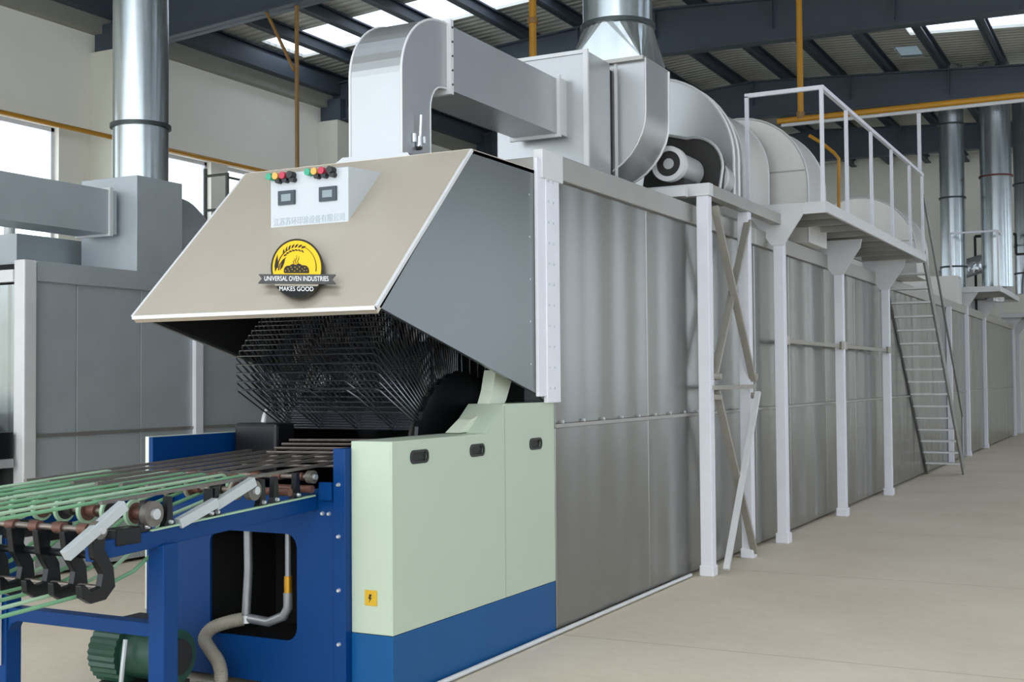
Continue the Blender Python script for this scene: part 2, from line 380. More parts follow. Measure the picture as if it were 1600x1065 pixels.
# hood: slanted front plate, sides, top
HP = [(-1.04, 2.9), (-2.0, 1.97), (-.3, 1.53), (0.0, 1.46), (0, 2.9)]     # (y, z)
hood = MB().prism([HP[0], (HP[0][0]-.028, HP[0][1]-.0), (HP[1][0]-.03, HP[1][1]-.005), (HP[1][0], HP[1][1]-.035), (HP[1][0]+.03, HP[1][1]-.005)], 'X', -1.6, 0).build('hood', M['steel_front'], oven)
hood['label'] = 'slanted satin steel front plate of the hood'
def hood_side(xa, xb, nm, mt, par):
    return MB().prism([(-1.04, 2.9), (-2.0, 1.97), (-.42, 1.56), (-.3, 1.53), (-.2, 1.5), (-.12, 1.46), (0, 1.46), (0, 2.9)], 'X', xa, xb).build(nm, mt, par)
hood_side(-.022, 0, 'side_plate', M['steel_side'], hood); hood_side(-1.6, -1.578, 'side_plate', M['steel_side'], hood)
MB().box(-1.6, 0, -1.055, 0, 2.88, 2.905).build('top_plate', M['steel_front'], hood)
e = MB().bar((.004, -1.06, 2.895), (.004, -2.02, 1.965), .018, .018).bar((-1.604, -1.06, 2.895), (-1.604, -2.02, 1.965), .018, .018)
e.bar((-1.6, -2.02, 1.962), (0, -2.02, 1.962), .02, .02); e.build('edge_trim', M['plate_white'], hood)
MB().box(-1.5, -.21, -.01, .0, 1.3, 2.88).build('oven_mouth', M['dark'], oven)  # black sheet in place of the shaded open mouth
MB().box(-.21, -.0, -.012, .0, 1.3, 1.75).build('front_jamb', M['steel_side'], oven)
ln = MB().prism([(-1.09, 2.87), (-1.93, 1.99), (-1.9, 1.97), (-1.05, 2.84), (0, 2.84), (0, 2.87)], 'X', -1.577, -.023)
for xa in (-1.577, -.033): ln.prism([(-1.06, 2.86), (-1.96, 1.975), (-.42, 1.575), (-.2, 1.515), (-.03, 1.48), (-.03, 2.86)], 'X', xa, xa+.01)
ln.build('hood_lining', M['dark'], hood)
# bolted corner post where hood meets oven
cp = MB().box(.001, .022, -.27, -.16, 1.50, 2.98).box(.001, .03, -.16, .03, 1.46, 2.98)
cp.build('corner_post', M['frame_white'], oven, bevel=.003)
MB().box(-.03, .036, -.22, .08, 2.86, 3.04).build('corner_plate', M['plate_white'], oven, bevel=.003)
rv = MB()
for i in range(11):
    for yy in (-.13, -.06): rv.cyl((.03, yy, 1.55+i*.13), (.036, yy, 1.55+i*.13), .008, 6)
rv.build('post_rivet', M['bolt'], oven, kind='stuff')
rv = MB()
for i in range(5):
    rv.cyl((0, -.34, 1.7+i*.26), (.004, -.34, 1.7+i*.26), .007, 6)
rv.build('hood_rivet', M['bolt'], hood, kind='stuff')

# ---------------------------------------------------------------- control box on the hood
cb = thing('control_box', (-.8, -1.5, 2.43), 'white control box with coloured buttons and two displays on the hood', 'control box')
MB().prism([(-1.5, 2.437), (-1.5, 2.785), (-1.16, 2.80), (-1.472, 2.497)], 'X', -1.066, -.528).build('housing', M['ctl'], cb, bevel=.006)
fy = -1.5
for k, cx_ in enumerate((-.945, -.66)):
    MB().box(cx_-.058, cx_+.058, fy-.012, fy, 2.602, 2.682).build('display', M['slate'], cb)
    MB().box(cx_-.033, cx_+.033, fy-.014, fy-.011, 2.622, 2.662).build('screen', M['display'], cb.children[-1] if False else [c for c in cb.children if c.name.startswith('display')][-1])
for g_, xs_ in enumerate(((-1.045, -1.0, -.95, -.9), (-.775, -.73, -.68, -.625))):
    for x_, mn in zip(xs_, ('btn_green', 'btn_amber', 'btn_red', 'black')):
        z_ = 2.765+.004*g_
        b_ = MB().cyl((x_, fy, z_), (x_, fy-.045, z_), .02, 14).build('button', M[mn], cb)
        if mn != 'btn_green': MB().cyl((x_+.008, fy, z_-.026), (x_+.008, fy-.035, z_-.026), .016, 12).build('switch_knob', M['black'], b_)
def text_obj(name, s, size, mt, parent, mw, thick=.0006, align='CENTER', xs_=1.0):
    c = bpy.data.curves.new(name, 'FONT'); c.body = s; c.size = size; c.align_x = align; c.align_y = 'CENTER'; c.extrude = thick
    tmp = bpy.data.objects.new(name+'_tmp', c); COL.objects.link(tmp)
    bpy.context.view_layer.update()
    me = bpy.data.meshes.new_from_object(tmp.evaluated_get(bpy.context.evaluated_depsgraph_get()))
    bpy.data.objects.remove(tmp); bpy.data.curves.remove(c)
    root = parent
    while root.parent is not None: root = root.parent
    for v in me.vertices:
        v.co.x *= xs_; v.co = mw @ v.co - root.location
    me.materials.clear(); me.materials.append(mt)
    o = bpy.data.objects.new(name, me); COL.objects.link(o); o.parent = parent
    return o
faceY = Matrix(((1, 0, 0, 0), (0, 0, -1, 0), (0, 1, 0, 0), (0, 0, 0, 1)))
text_obj('lettering', '江苏苏环印涂设备有限公司', .048, M['print_grey'], cb, Matrix.Translation((-.795, fy-.001, 2.505)) @ faceY, xs_=.86)

# ---------------------------------------------------------------- badge on the slanted plate
bd = thing('badge', (-.61, -1.7, 2.2), 'round yellow and black company badge with grey ribbon on the hood slope', 'badge')
pn = Vector((0, -.93, .96)).normalized()                     # outward normal of the slope
ex = Vector((1, 0, 0)); ey = pn.cross(ex).normalized()        # up the slope
BA = Vector((1.0458, -.0583, -.0565)); BB = Vector((-.7262, .9485, .9188))*1.12; BC = Vector((-.6244, -1.8311, 2.2045))
def slope_pt(a, b, h):   # badge coordinates (a right, b up, metres) laid on the slanted plate
    return BC + BA*a + BB*b + pn*(h-.0)
def flat(poly, h0, h1, name, mt, par):
    if not isinstance(poly[0][0], (tuple, list)): poly = [poly]
    mb = MB()
    for p_ in poly:
        n = len(p_); tri = tessellate_polygon([[Vector((q[0], q[1], 0)) for q in p_]])
        vs_ = [slope_pt(q[0], q[1], h0) for q in p_]+[slope_pt(q[0], q[1], h1) for q in p_]
        mb.add(vs_, [tuple(t_) for t_ in tri]+[tuple(i+n for i in t_[::-1]) for t_ in tri]+[(i, (i+1) % n, n+(i+1) % n, n+i) for i in range(n)])
    return mb.build(name, mt, par)
R_ = .172
disc = flat(arc(0, 0, R_, 0, 360, 48)[:-1], -.006, .004, 'disc', M['logo_dark'], bd)
flat(arc(0, 0, R_*.925, 0, 360, 48)[:-1], .004, .0055, 'yellow_field', M['logo_yellow'], disc)
flat(arc(0, 0, R_*1.001, 197, 343, 30), .004, .0065, 'black_field', M['logo_black'], disc)
def stroke(pts, w0, w1=None):
    w1 = w0 if w1 is None else w1; L_, Rr = [], []
    for i, p_ in enumerate(pts):
        a = pts[max(i-1, 0)]; b = pts[min(i+1, len(pts)-1)]; d = Vector((b[0]-a[0], b[1]-a[1])).normalized(); wd = w0+(w1-w0)*i/(len(pts)-1)
        L_.append((p_[0]-d.y*wd/2, p_[1]+d.x*wd/2)); Rr.append((p_[0]+d.y*wd/2, p_[1]-d.x*wd/2))
    return L_+Rr[::-1]
def leaf(x, y, ang, l, wd):
    a = math.radians(ang); d = (math.cos(a), math.sin(a)); n = (-d[1], d[0])
    P_ = [(0, 0), (.3, .5), (.65, .42), (1, 0), (.65, -.42), (.3, -.5)]
    return [(x+d[0]*l*p[0]+n[0]*wd*p[1], y+d[1]*l*p[0]+n[1]*wd*p[1]) for p in P_]
r1 = .128
art = [stroke(arc(0, 0, r1, 78, -12, 14), .002, .006)]
art += [stroke(arc(.0, -.01, .125, 178, 110, 12), .008, .003), stroke([(-.118, -.02), (-.112, .01), (-.09, .04), (-.07, .055)], .008, .003)]
art += [leaf(-.14, -.03, 83, .105, .02), leaf(-.108, -.02, 66, .085, .016)]
for k in range(7):
    a = 140-k*11; x_, y_ = .113*math.cos(math.radians(a)), .113*math.sin(math.radians(a))-.002
    art.append(leaf(x_, y_+.004, a-52, .034, .011)); art.append(leaf(x_, y_-.006, a-118, .026, .009))
for k, (sx, h_) in enumerate(((-.016, .034), (-.002, .052), (.012, .044))):
    art.append(stroke([(sx, .018), (sx-.006, .018+h_*.3), (sx+.003, .018+h_*.65), (sx+.004, .018+h_)], .005, .0015))
lo = [(-.083, -.052)]+arc(-.055, -.042, .028, 170, 90, 5)+arc(-.022, -.03, .026, 140, 60, 5)+arc(.016, -.028, .026, 130, 40, 5)+arc(.052, -.042, .03, 90, 10, 5)+[(.083, -.052), (.078, -.057), (-.078, -.057)]
lo = [(q[0], q[1]+.02) for q in lo]; art.append(lo)
flat(art, .0055, .007, 'wheat_and_bread_drawing', M['logo_dark'], disc)
seeds = [arc(sx, sy+.02, .0026, 0, 360, 6)[:-1] for sx, sy in ((-.07,-.045),(-.055,-.033),(-.047,-.046),(-.035,-.022),(-.028,-.036),(-.012,-.046),(-.008,-.024),(.006,-.034),(.02,-.022),(.024,-.046),(.038,-.033),(.05,-.044),(.055,-.026),(.068,-.042))]
flat(seeds, .007, .008, 'seed_dots', M['logo_yellow'], disc)
rib = flat([(-.248, -.049), (.252, -.049), (.228, -.075), (.252, -.101), (-.248, -.101), (-.224, -.075)], .008, .013, 'ribbon', M['logo_grey'], disc)
flat([(-.142, -.101), (.142, -.101), (.134, -.111), (-.134, -.111)], .0066, .0085, 'ribbon_gap', M['steel_front'], disc)
BM = Matrix.Identity(4)
for j, v_ in enumerate((slope_pt(1, 0, 0)-slope_pt(0, 0, 0), slope_pt(0, 1, 0)-slope_pt(0, 0, 0), pn)):
    for i in range(3): BM[i][j] = v_[i]
def bmat(a, b, h): q = BM.copy(); q.translation = slope_pt(a, b, h); return q
text_obj('lettering', 'UNIVERSAL OVEN INDUSTRIES', .038, M['logo_white'], rib, bmat(0, -.0755, .0135), xs_=.80)
text_obj('lettering', 'MAKES GOOD', .034, M['logo_white'], disc, bmat(0, -.129, .009), xs_=1.0)

# ================================================================ infeed machine in front of the oven
inf = thing('infeed_machine', (-.8, -.95, 0), 'pale green and blue loading machine standing under the oven hood', 'loading machine')
side = [(-1.88, .335), (0, .335), (0, 1.463), (-.675, 1.463), (-.9, 1.3), (-1.88, 1.3)]
hh = [rrect(a, b, 1.183, 1.240, .026) for a, b in ((-1.706, -1.544), (-1.089, -.937), (-.354, -.2))]
def cabinet(x0, x1, nm):
    outer = MB().box(x0, x1-.02, -1.885, -.01, .335, 1.29)
    outer.prism([(-.9, 1.29), (0, 1.29), (0, 1.463), (-.675, 1.463)], 'X', x0, x1-.02)
    return outer
gb = MB().prism([(-1.88, .335), (-.01, .335), (-.01, 1.463), (-.675, 1.463), (-.9, 1.3), (-1.88, 1.3)], 'X', -.25, -.012).build('green_cabinet', M['green'], inf, bevel=.006)
a_ = MB().holed([(-1.88, .337), (-.684, .337), (-.684, 1.458), (-.9, 1.3), (-1.88, 1.3)][:2]+[(-.684, 1.456), (-.9, 1.3), (-1.88, 1.3)], hh[:2], 'X', -.012, 0).build('side_door', M['green'], inf, bevel=.0)
b_ = MB().holed([(-.676, .337), (-.01, .337), (-.01, 1.463), (-.676, 1.463)], hh[2:], 'X', -.012, 0).build('side_door', M['green'], inf)
for h_, par in zip(hh, (a_, a_, b_)):
    y0_, y1_ = min(p[0] for p in h_), max(p[0] for p in h_)
    MB().holed(rrect(y0_-.008, y1_+.008, 1.176, 1.247, .03), [rrect(y0_+.006, y1_-.006, 1.189, 1.234, .022)], 'X', -.002, .005).build('finger_pull', M['black'], par)
    MB().box(-.0115, -.009, y0_-.01, y1_+.01, 1.175, 1.25).build('pull_recess', M['rubber'], par)
MB().box(-.25, 0, -1.88, -.01, .02, .333).build('blue_plinth', M['blue_base'], inf, bevel=.004)
wlb = MB().box(-.165, -.093, -1.884, -1.88, .478, .555).build('warning_label', M['yellow'], inf)
MB().prism([(-.137, .535), (-.122, .535), (-.13, .518), (-.122, .518), (-.14, .492), (-.134, .511), (-.143, .511)], 'Y', -1.8855, -1.884).build('lightning_mark', M['logo_dark'], wlb)
# blue end of right side plate
MB().box(-.325, -.25, -1.93, -.02, .02, 1.262).build('side_plate', M['blue'], inf, bevel=.004)
MB().box(-1.6, -1.57, -1.9, -.02, .35, 1.3).build('side_plate', M['blue'], inf)
MB().box(-1.625, -1.6, -1.9, -.02, .35, 1.303).build('cream_side_panel', M['cream_edge'], inf)
MB().box(-1.625, -1.33, -1.86, -.02, .02, .35).build('blue_plinth', M['blue'], inf)
fp = MB().holed([(-1.6, .05), (-.26, .03), (-.26, 1.06), (-1.6, 1.02)], [rrect(-1.145, -.565, .265, .815, .07)], 'Y', -1.915, -1.90)
fpo = fp.build('front_panel', M['blue'], inf)
for i, (x_, z_) in enumerate(((-.29, 1.08), (-.29, .82), (-.29, .55), (-.29, .28), (-.62, .93), (-.36, .93), (-.4, .93))):
    yy = -1.93 if x_ == -.29 else -1.915
    MB().cone((x_, yy, z_), (x_, yy-.012, z_), .012, .008, 10).build('bolt', M['bolt'], inf)
cav = MB().box(-1.2, -.5, -1.3, -1.29, .2, .88).box(-1.2, -1.19, -1.9, -1.3, .2, .88).box(-.51, -.5, -1.9, -1.3, .2, .88).box(-1.2, -.5, -1.9, -1.3, .87, .88).box(-1.2, -.5, -1.9, -1.3, .2, .21)
cav.build('dark_recess', M['dark'], inf)
MB().box(-1.57, -.325, -.95, -.06, .1, .5).build('machine_body', M['black_steel'], inf)
MB().box(-1.52, -1.2, -1.28, -1.1, 1.02, 1.36).build('bearing_block', M['black_steel'], inf, bevel=.02)
MB().box(-.34, -.33, -1.9, -1.87, 1.1, 1.12).box(-.41, -.33, -1.935, -1.915, 1.0, 1.09).build('bracket_plate', M['blue'], inf)
# cream chain guard rising at the right of the sprocket
MB().prism([(-.561, 1.663), (-.347, 1.617), (-.433, 1.481), (-.516, 1.413), (-.668, 1.428), (-.603, 1.541)], 'X', -.2, -.12).build('chain_guard', M['cream_edge'], inf)
MB().prism([(-.993, 1.305), (-.845, 1.377), (-.668, 1.424), (-.508, 1.413), (-.724, 1.309)], 'X', -.22, -.13).build('chain_guard', M['cream_edge'], inf)
MB().tube([(-1.5, p[0], p[1]) for p in arc(-.90, 1.335, .13, 20, 200, 12)], .016, 8).build('bearing_ring', M['plate_white'], inf)
# wicket conveyor: wire frames fanning around sprockets inside the hood
wc = thing('wicket_conveyor', (-.8, -.75, 1.28), 'black wire wicket conveyor fanning out inside the oven hood', 'wicket conveyor')
AX = (-.5, 1.10)
MB().tube([(-1.5, AX[0], AX[1]), (-.27, AX[0], AX[1])], .04, 12).build('axle', M['shaft'], wc)
for x_ in (-1.47, -.40):
    sp = []
    for k in range(72):
        a = 2*PI*k/72; rr = .55+(.014 if k % 2 else 0); sp.append((AX[0]+rr*math.cos(a), AX[1]+rr*math.sin(a)))
    if x_ > -1: MB().prism(sp, 'X', x_-.012, x_+.012).build('sprocket', M['black_steel'], wc)
    else: MB().prism([(AX[0]+(p[0]-AX[0])*.8, AX[1]+(p[1]-AX[1])*.8) for p in sp], 'X', x_-.012, x_+.012).build('sprocket', M['black_steel'], wc)
def wicket(pos, d, ln_, k):
    """pos (y,z) on the chain, d unit direction (y,z)"""
    P = lambda x, s, o=0: (x, pos[0]+d[0]*s-d[1]*o, pos[1]+d[1]*s+d[0]*o)
    mb = MB(); r_ = .0048
    xs_ = [-1.42, -1.15, -.88, -.62, -.42]
    for i, x_ in enumerate(xs_):
        mb.tube([P(x_, 0), P(x_, ln_*(.96 if i in (0, 4) else .8)), P(x_+(.02 if i < 2 else -.02), ln_)], r_, 5)
    mb.tube([P(-1.45, .02), P(-.39, .02)], .007, 5); mb.tube([P(-1.42, ln_*.45), P(-.42, ln_*.45)], r_, 5)
    mb.tube([P(-1.40, ln_), P(-.90, ln_)], r_, 5); mb.tube([P(-.86, ln_), P(-.44, ln_)], r_, 5)
    for x_ in (-1.36, -1.28): mb.tube([P(x_, .3*ln_), P(x_, ln_*.97)], r_*.8, 5)
    return mb.build('wicket', M['wicket'], wc)
for k in range(30):                      # around the sprocket
    a = math.radians(90+k*2.15); d = (math.cos(a), math.sin(a))
    wicket((AX[0]+.45*d[0], AX[1]+.45*d[1]), d, .66-(.0 if k < 26 else .03*(k-25)), k)
for k in range(4):                       # running on into the oven
    wicket((AX[0]+.1*k+.06, AX[1]+.46), (-.05, .998), .66, k)
MB().tube([(-.455, AX[0]+.52*math.cos(math.radians(a)), AX[1]+.52*math.sin(math.radians(a))) for a in range(85, 200, 6)], .018, 6).build('drive_chain', M['rubber'], wc)
# loading grid of bars below the wickets
gr = MB()
for i in range(7):
    yy = -1.22-.07*i
    gr.tube([(-1.15, yy, 1.26-.02*i), (-.36, yy+.02, 1.27-.02*i)], .008, 6)
gr.build('entry_bars', M['shaft'], wc)

# ================================================================ feeding table with green round belts
ft = thing('belt_table', (-.95, -3.0, 0), 'blue-legged sheet feeding table with green round belts and black gripper arms', 'feeding table')
zr = lambda y: .985+.043*(y+1.9)         # near rail height
for x_ in (-.45, -1.42):
    MB().bar((x_, -1.92, zr(-1.9)), (x_, -3.42, zr(-3.42)), .045, .075).build('rail', M['blue'], ft, bevel=.004)
MB().bar((-.428, -1.95, zr(-1.95)+.041), (-.428, -3.1, zr(-3.1)+.041), .02, .008).build('rail_edge', M['belt_pale'], ft)
for x_ in (-.45, -1.42):
    MB().box(x_-.045, x_+.045, -3.045, -2.955, 0, zr(-3)-.03 if x_ > -1 else .9).build('leg', M['blue'], ft, bevel=.006)
MB().prism([(-1.375, .565), (-.495, .565), (-.495, .505), (-1.31, .505), (-1.35, .49), (-1.375, .45)], 'Y', -3.035, -2.965).build('cross_beam', M['blue'], ft, bevel=.004)
MB().box(-1.62, -1.46, -3.12, -3.09, .43, .9).build('end_plate', M['blue'], ft)
MB().bar((-1.4, -3.06, .3), (-1.4, -3.06, .9), .012).build('edge_strip', M['plate_white'], ft)
# belts
for i in range(8):
    x_ = -1.38+i*.125
    dz = .0
    top = [(x_, -4.3, 1.07), (x_, -3.05, 1.125+dz), (x_, -2.42, 1.155+dz)]
    cyc = [(x_, -2.42+.045*math.sin(math.radians(a)), 1.11+.045*math.cos(math.radians(a))) for a in range(20, 181, 32)]
    ret = [(x_, -2.75, 1.0), (x_, -3.12, .80), (x_, -3.35, .745), (x_, -4.3, .70)]
    MB().tube(top+cyc+ret, .0085, 6).build('round_belt', M['belt'] if i % 3 else M['belt_pale'], ft)
for i in range(7):                        # steel slide bars on into the machine
    x_ = -1.42+i*.155+(.03 if i == 6 else 0)
    MB().bar((x_, -2.9 if i < 6 else -3.35, 1.14 if i < 6 else 1.112), (x_+.03, -1.1, 1.205), .022, .014).build('slide_bar', M['bar'], ft)
for k, (y_, z_, r_) in enumerate(((-3.1, 1.045, .058), (-2.44, 1.09, .05), (-1.98, 1.12, .035), (-3.4, 1.01, .04))):
    MB().cyl((-1.42, y_, z_), (-.4, y_, z_), .013, 12).build('shaft', M['shaft'], ft)
    for i in range(7):
        x_ = -1.36+.14*i
        if k < 2:
            p_ = MB().cyl((x_-.008, y_, z_), (x_+.008, y_, z_), r_, 24).build('pulley', M['belt_pale'] if k == 0 else M['hose'], ft)
            MB().cyl((x_+.008, y_, z_), (x_+.012, y_, z_), r_*.78, 20).cyl((x_+.012, y_, z_), (x_+.06, y_, z_), r_*.45, 14).build('pulley_hub', M['rubber'] if i % 2 else M['hub'], p_)
        else: MB().cyl((x_, y_, z_), (x_+.05, y_, z_), r_*.6, 14).build('collar', M['hub'], ft)
    g_ = MB().cyl((-.44, y_, z_), (-.405, y_, z_), r_*.95, 24).build('end_gear', M['bar'], ft)
    MB().cyl((-.405, y_, z_), (-.39, y_, z_), r_*.4, 12).build('gear_hub', M['bolt'], g_)
for y_ in (-2.0, -2.18): MB().cyl((-.62, y_, 1.06), (-.40, y_, 1.06), .02, 12).build('spacer_rod', M['hub'], ft)
for i in range(5): MB().box(-1.3+.2*i, -1.22+.2*i, -3.30, -3.16, .93, 1.0).build('clamp_block', M['black_steel'], ft, bevel=.006)
# black gripper arms
for i in range(7):
    x_ = -1.36+.155*i; y_ = -3.42
    p = [(y_-.02, 1.0), (y_+.06, 1.0), (y_+.05, .93), (y_+.10, .85), (y_+.11, .77), (y_+.06, .725), (y_-.02, .72), (y_-.07, .75), (y_-.075, .80), (y_-.05, .80), (y_-.02, .77), (y_+.03, .78), (y_+.04, .83), (y_-.005, .90)]
    g_ = MB().prism(p, 'X', x_-.016, x_+.016).build('gripper_arm', M['black_steel'], ft, bevel=.004)
MB().cyl((-1.42, -3.36, .77), (-.44, -3.36, .77), .012, 10).build('gripper_rod', M['shaft'], ft)
MB().cyl((-1.42, -3.36, .9), (-.44, -3.36, .9), .016, 10).build('gripper_rod', M['black_steel'], ft)
for y_ in (-3.12, -2.98, -2.72, -2.68, -2.35, -2.25, -2.08):
    z_ = zr(y_)+.04
    k_ = MB().prism([(y_-.035, z_), (y_+.035, z_), (y_+.02, z_+.03), (y_+.012, z_+.13), (y_-.012, z_+.13), (y_-.02, z_+.03)], 'X', -.46, -.43).build('bearing_bracket', M['black_steel'], ft)
    MB().cone((-.43, y_, z_+.02), (-.416, y_, z_+.02), .011, .008, 8).build('bolt', M['bolt'], k_)
for (a, b) in (((-.43, -3.56, .925), (-.40, -3.28, 1.10)), ((-.43, -2.93, .985), (-.40, -2.72, 1.06)), ((-.43, -2.70, 1.04), (-.40, -2.46, 1.135))):
    MB().bar(a, b, .04, .045).build('guide_bar', M['bright_bar'], ft, bevel=.003)
# black gearbox behind the belts on the far left
gb2 = thing('belt_drive', (-5.0, -.7, 0), 'dark blue-black drive box on a steel stand in front of the left oven', 'drive unit')
MB().prism([(-6.1, 1.0), (-4.82, 1.0), (-4.82, 1.22), (-5.0, 1.20), (-5.25, 1.36), (-6.1, 1.5)], 'Y', -1.0, -.08).build('housing', M['black_steel'], gb2, bevel=.01)
MB().box(-6.1, -4.8, -1.0, -.1, .93, 1.0).build('shelf', M['bright_bar'], gb2)
MB().box(-6.0, -4.95, -.9, -.2, .1, .93).build('base', M['black_steel'], gb2)
MB().bar((-4.9, -1.0, .95), (-4.7, -.95, 0), .05).build('strut', M['bright_bar'], gb2)

# pipes inside the recess and hose
wp = thing('water_pipe', (-.8, -1.86, .0), 'grey water pipe with brass valve inside the blue panel recess', 'pipe')
MB().tube([(-.95, -1.84, .86), (-.945, -1.84, .6), (-.955, -1.85, .33)], .024, 12).build('down_pipe', M['pipe_steel'], wp)
MB().tube([(-.95, -1.85, .345), (-.80, -1.85, .335), (-.70, -1.85, .375), (-.672, -1.85, .42), (-.672, -1.85, .50)], .026, 12).build('elbow', M['pipe_steel'], wp)
MB().cyl((-.672, -1.85, .50), (-.672, -1.85, .585), .022, 12).build('valve', M['brass'], wp)
MB().cyl((-.672, -1.85, .585), (-.672, -1.85, .86), .016, 12).build('riser', M['pipe_steel'], wp)
MB().cyl((-.95, -1.85, .36), (-.95, -1.85, .32), .034, 12).build('joint_nut', M['bolt'], wp)
hp = [(-.96, -1.86, .34), (-1.03, -1.90, .325), (-1.10, -1.95, .295), (-1.115, -1.99, .245), (-1.05, -2.02, .20), (-.97, -2.05, .15), (-.925, -2.08, .09), (-.93, -2.1, .045), (-.98, -2.14, .036), (-1.1, -2.25, .036)]
def spline(pts, n=8):
    pts = [Vector(p) for p in pts]; out = []
    for i in range(len(pts)-1):
        p0, p1, p2, p3 = pts[max(i-1, 0)], pts[i], pts[i+1], pts[min(i+2, len(pts)-1)]
        for k in range(n):
            t = k/n; out.append(.5*((2*p1)+(-p0+p2)*t+(2*p0-5*p1+4*p2-p3)*t*t+(-p0+3*p1-3*p2+p3)*t**3))
    return out+[pts[-1]]
sp_ = spline(hp, 12)
MB().tube(sp_, lambda i: .034+(.0025 if i % 2 else 0), 14).build('drain_hose', M['hose'], label='grey ribbed hose curling out of the blue panel recess to the floor', category='hose')

# green pump under the table
pm = thing('pump', (-1.25, -2.35, 0), 'dark green ribbed pump on the floor under the feeding table', 'pump')
pb = []
for k in range(60):
    a = 2*PI*k/60; rr = .155+(.009 if k % 2 else 0); pb.append((-2.35+rr*math.cos(a), .235+rr*math.sin(a)))
MB().prism(pb, 'X', -1.42, -1.24).build('ribbed_casing', M['pump'], pm)
MB().cyl((-1.24, -2.35, .235), (-1.02, -2.35, .235), .125, 24).build('motor_body', M['pump'], pm)
MB().cyl((-1.02, -2.35, .235), (-.97, -2.35, .235), .135, 24).build('end_flange', M['pump'], pm)
MB().cyl((-.97, -2.35, .235), (-.955, -2.35, .235), .09, 24).build('end_disc', M['rubber'], pm)
MB().box(-1.38, -1.0, -2.47, -2.23, 0, .1).build('foot', M['rubber'], pm)
MB().box(-1.3, -1.05, -2.43, -2.27, .355, .42).build('terminal_box', M['rubber'], pm, bevel=.01)
MB().tube(spline([(-1.18, -2.49, .33), (-1.17, -2.52, .2), (-1.18, -2.53, .05), (-1.2, -2.53, .012)]), .012, 8).build('cable', M['bright_bar'], pm)

# ================================================================ ducting on the oven roof
gd = thing('exhaust_duct', (-.68, -.2, 2.905), 'silver square exhaust duct with rounded bend rising from the hood top', 'duct')
X0, X1 = -.865, -.5
ri, ro = .10, .50
elb_o = [(-1.0, 2.905), (-1.0, 3.43)]+[(-1.0+.5+.5*math.cos(math.radians(a)), 3.43+.40*math.sin(math.radians(a))) for a in range(170, 89, -8)]
outer = [(-1.0, 2.9), (-1.0, 3.42)]+arc(-.50, 3.42, .5, 175, 92, 12, ry=.415)+[(-.47, 3.835)]
inner = [(-.47, 3.425)]+arc(-.50, 3.24, .17, 85, 175, 8, ry=.185)[::1]+[(-.672, 2.9)]
# inner arc goes from horizontal duct underside down to the riser back
inner = [(-.47, 3.425), (-.53, 3.42)]+[(-.53-.145*math.sin(math.radians(a)), 3.265+.155*math.cos(math.radians(a))) for a in (20, 40, 60, 80, 90)]+[(-.675, 2.9)]
MB().prism(outer+inner, 'X', X0, X1).build('bend', M['alu'], gd)
es = MB()
for x_ in (X1, X0):
    pts = [(x_, p[0], p[1]) for p in outer]
    es.tube(pts, .008, 6)
es.tube([(X1, p[0], p[1]) for p in inner], .006, 6)
es.build('edge_seam', M['plate_white'], gd)
MB().box(X0-.03, X1+.03, -.475, -.44, 3.39, 3.86).build('flange', M['plate_white'], gd)
fb = MB()
for i in range(5): fb.cyl((X1+.03, -.457, 3.45+i*.09), (X1+.036, -.457, 3.45+i*.09), .007, 6)
fb.build('flange_bolt', M['ring'], gd, kind='stuff')
MB().box(X0, X1, -.45, 1.24, 3.425, 3.835).build('straight_run', M['alu'], gd)
MB().box(X0-.03, X1+.025, 1.12, 1.15, 3.40, 3.86).box(X1, X1+.022, 1.15, 1.25, 3.42, 3.84).build('end_flange', M['plate_white'], gd)
dm = MB().tube([(X1+.02, -.83, 3.02), (X1+.03, -.83, 3.19)], .009, 8).tube([(X1+.015, -.83, 3.0), (X1+.015, -.83, 3.06)], .018, 10).tube([(X1+.012, -.88, 3.02), (X1+.012, -.88, 3.07)], .014, 8).tube([(X1+.012, -.77, 3.03), (X1+.012, -.77, 3.07)], .012, 8)
dm.build('damper_handle', M['bolt'], gd)
dm = MB().cyl((X1, -.83, 2.995), (X1+.03, -.83, 2.995), .016, 10).build('damper_knob', M['rubber'], gd)
pk = MB().prism([(-.96, 2.905), (-.42, 2.905), (-.44, 2.93), (-.9, 2.94)], 'Y', -1.03, -.6)
pk.build('base_collar', M['alu'], gd)

pl = thing('plenum_box', (-.7, 1.5, 3.04), 'silver sheet metal plenum box between the square duct and the blower', 'plenum box')
MB().box(-1.07, -.31, 1.25, 1.69, 3.04, 4.05).build('casing', M['alu'], pl, bevel=.004)
MB().box(-.335, -.298, 1.235, 1.26, 3.04, 4.06).box(-1.09, -.336, 1.236, 1.26, 4.03, 4.058).build('corner_angle', M['plate_white'], pl)
MB().box(-1.0, -.34, 1.69, 1.80, 3.06, 4.02).build('dark_slot', M['rubber'], pl)  # solid dark block in place of the shaded gap before the blower

bl = thing('centrifugal_blower', (-.6, 2.05, 3.04), 'silver scroll-shaped blower housing under the main chimney', 'blower')
scroll = [(-.06, 4.09), (-.062, 3.69)]+[(-.62+.56*math.cos(math.radians(a)), 3.69+.53*math.sin(math.radians(a))) for a in range(-10, -180, -10)]+[(-1.18, 3.69), (-.9, 3.95), (-.62, 4.02), (-.6, 4.09)]
MB().prism(scroll, 'Y', 1.80, 2.30, smooth=True).build('scroll_casing', M['alu'], bl)
fr = MB()
fr.tube([(p[0], 2.31, p[1]) for p in scroll[:16]], .013, 6); fr.tube([(p[0], 1.80, p[1]) for p in scroll[:16]], .008, 6)
fr.build('rim_flange', M['plate_white'], bl)
MB().box(-.318, -.296, 1.79, 1.80, 3.16, 4.08).build('edge_angle', M['plate_white'], bl)
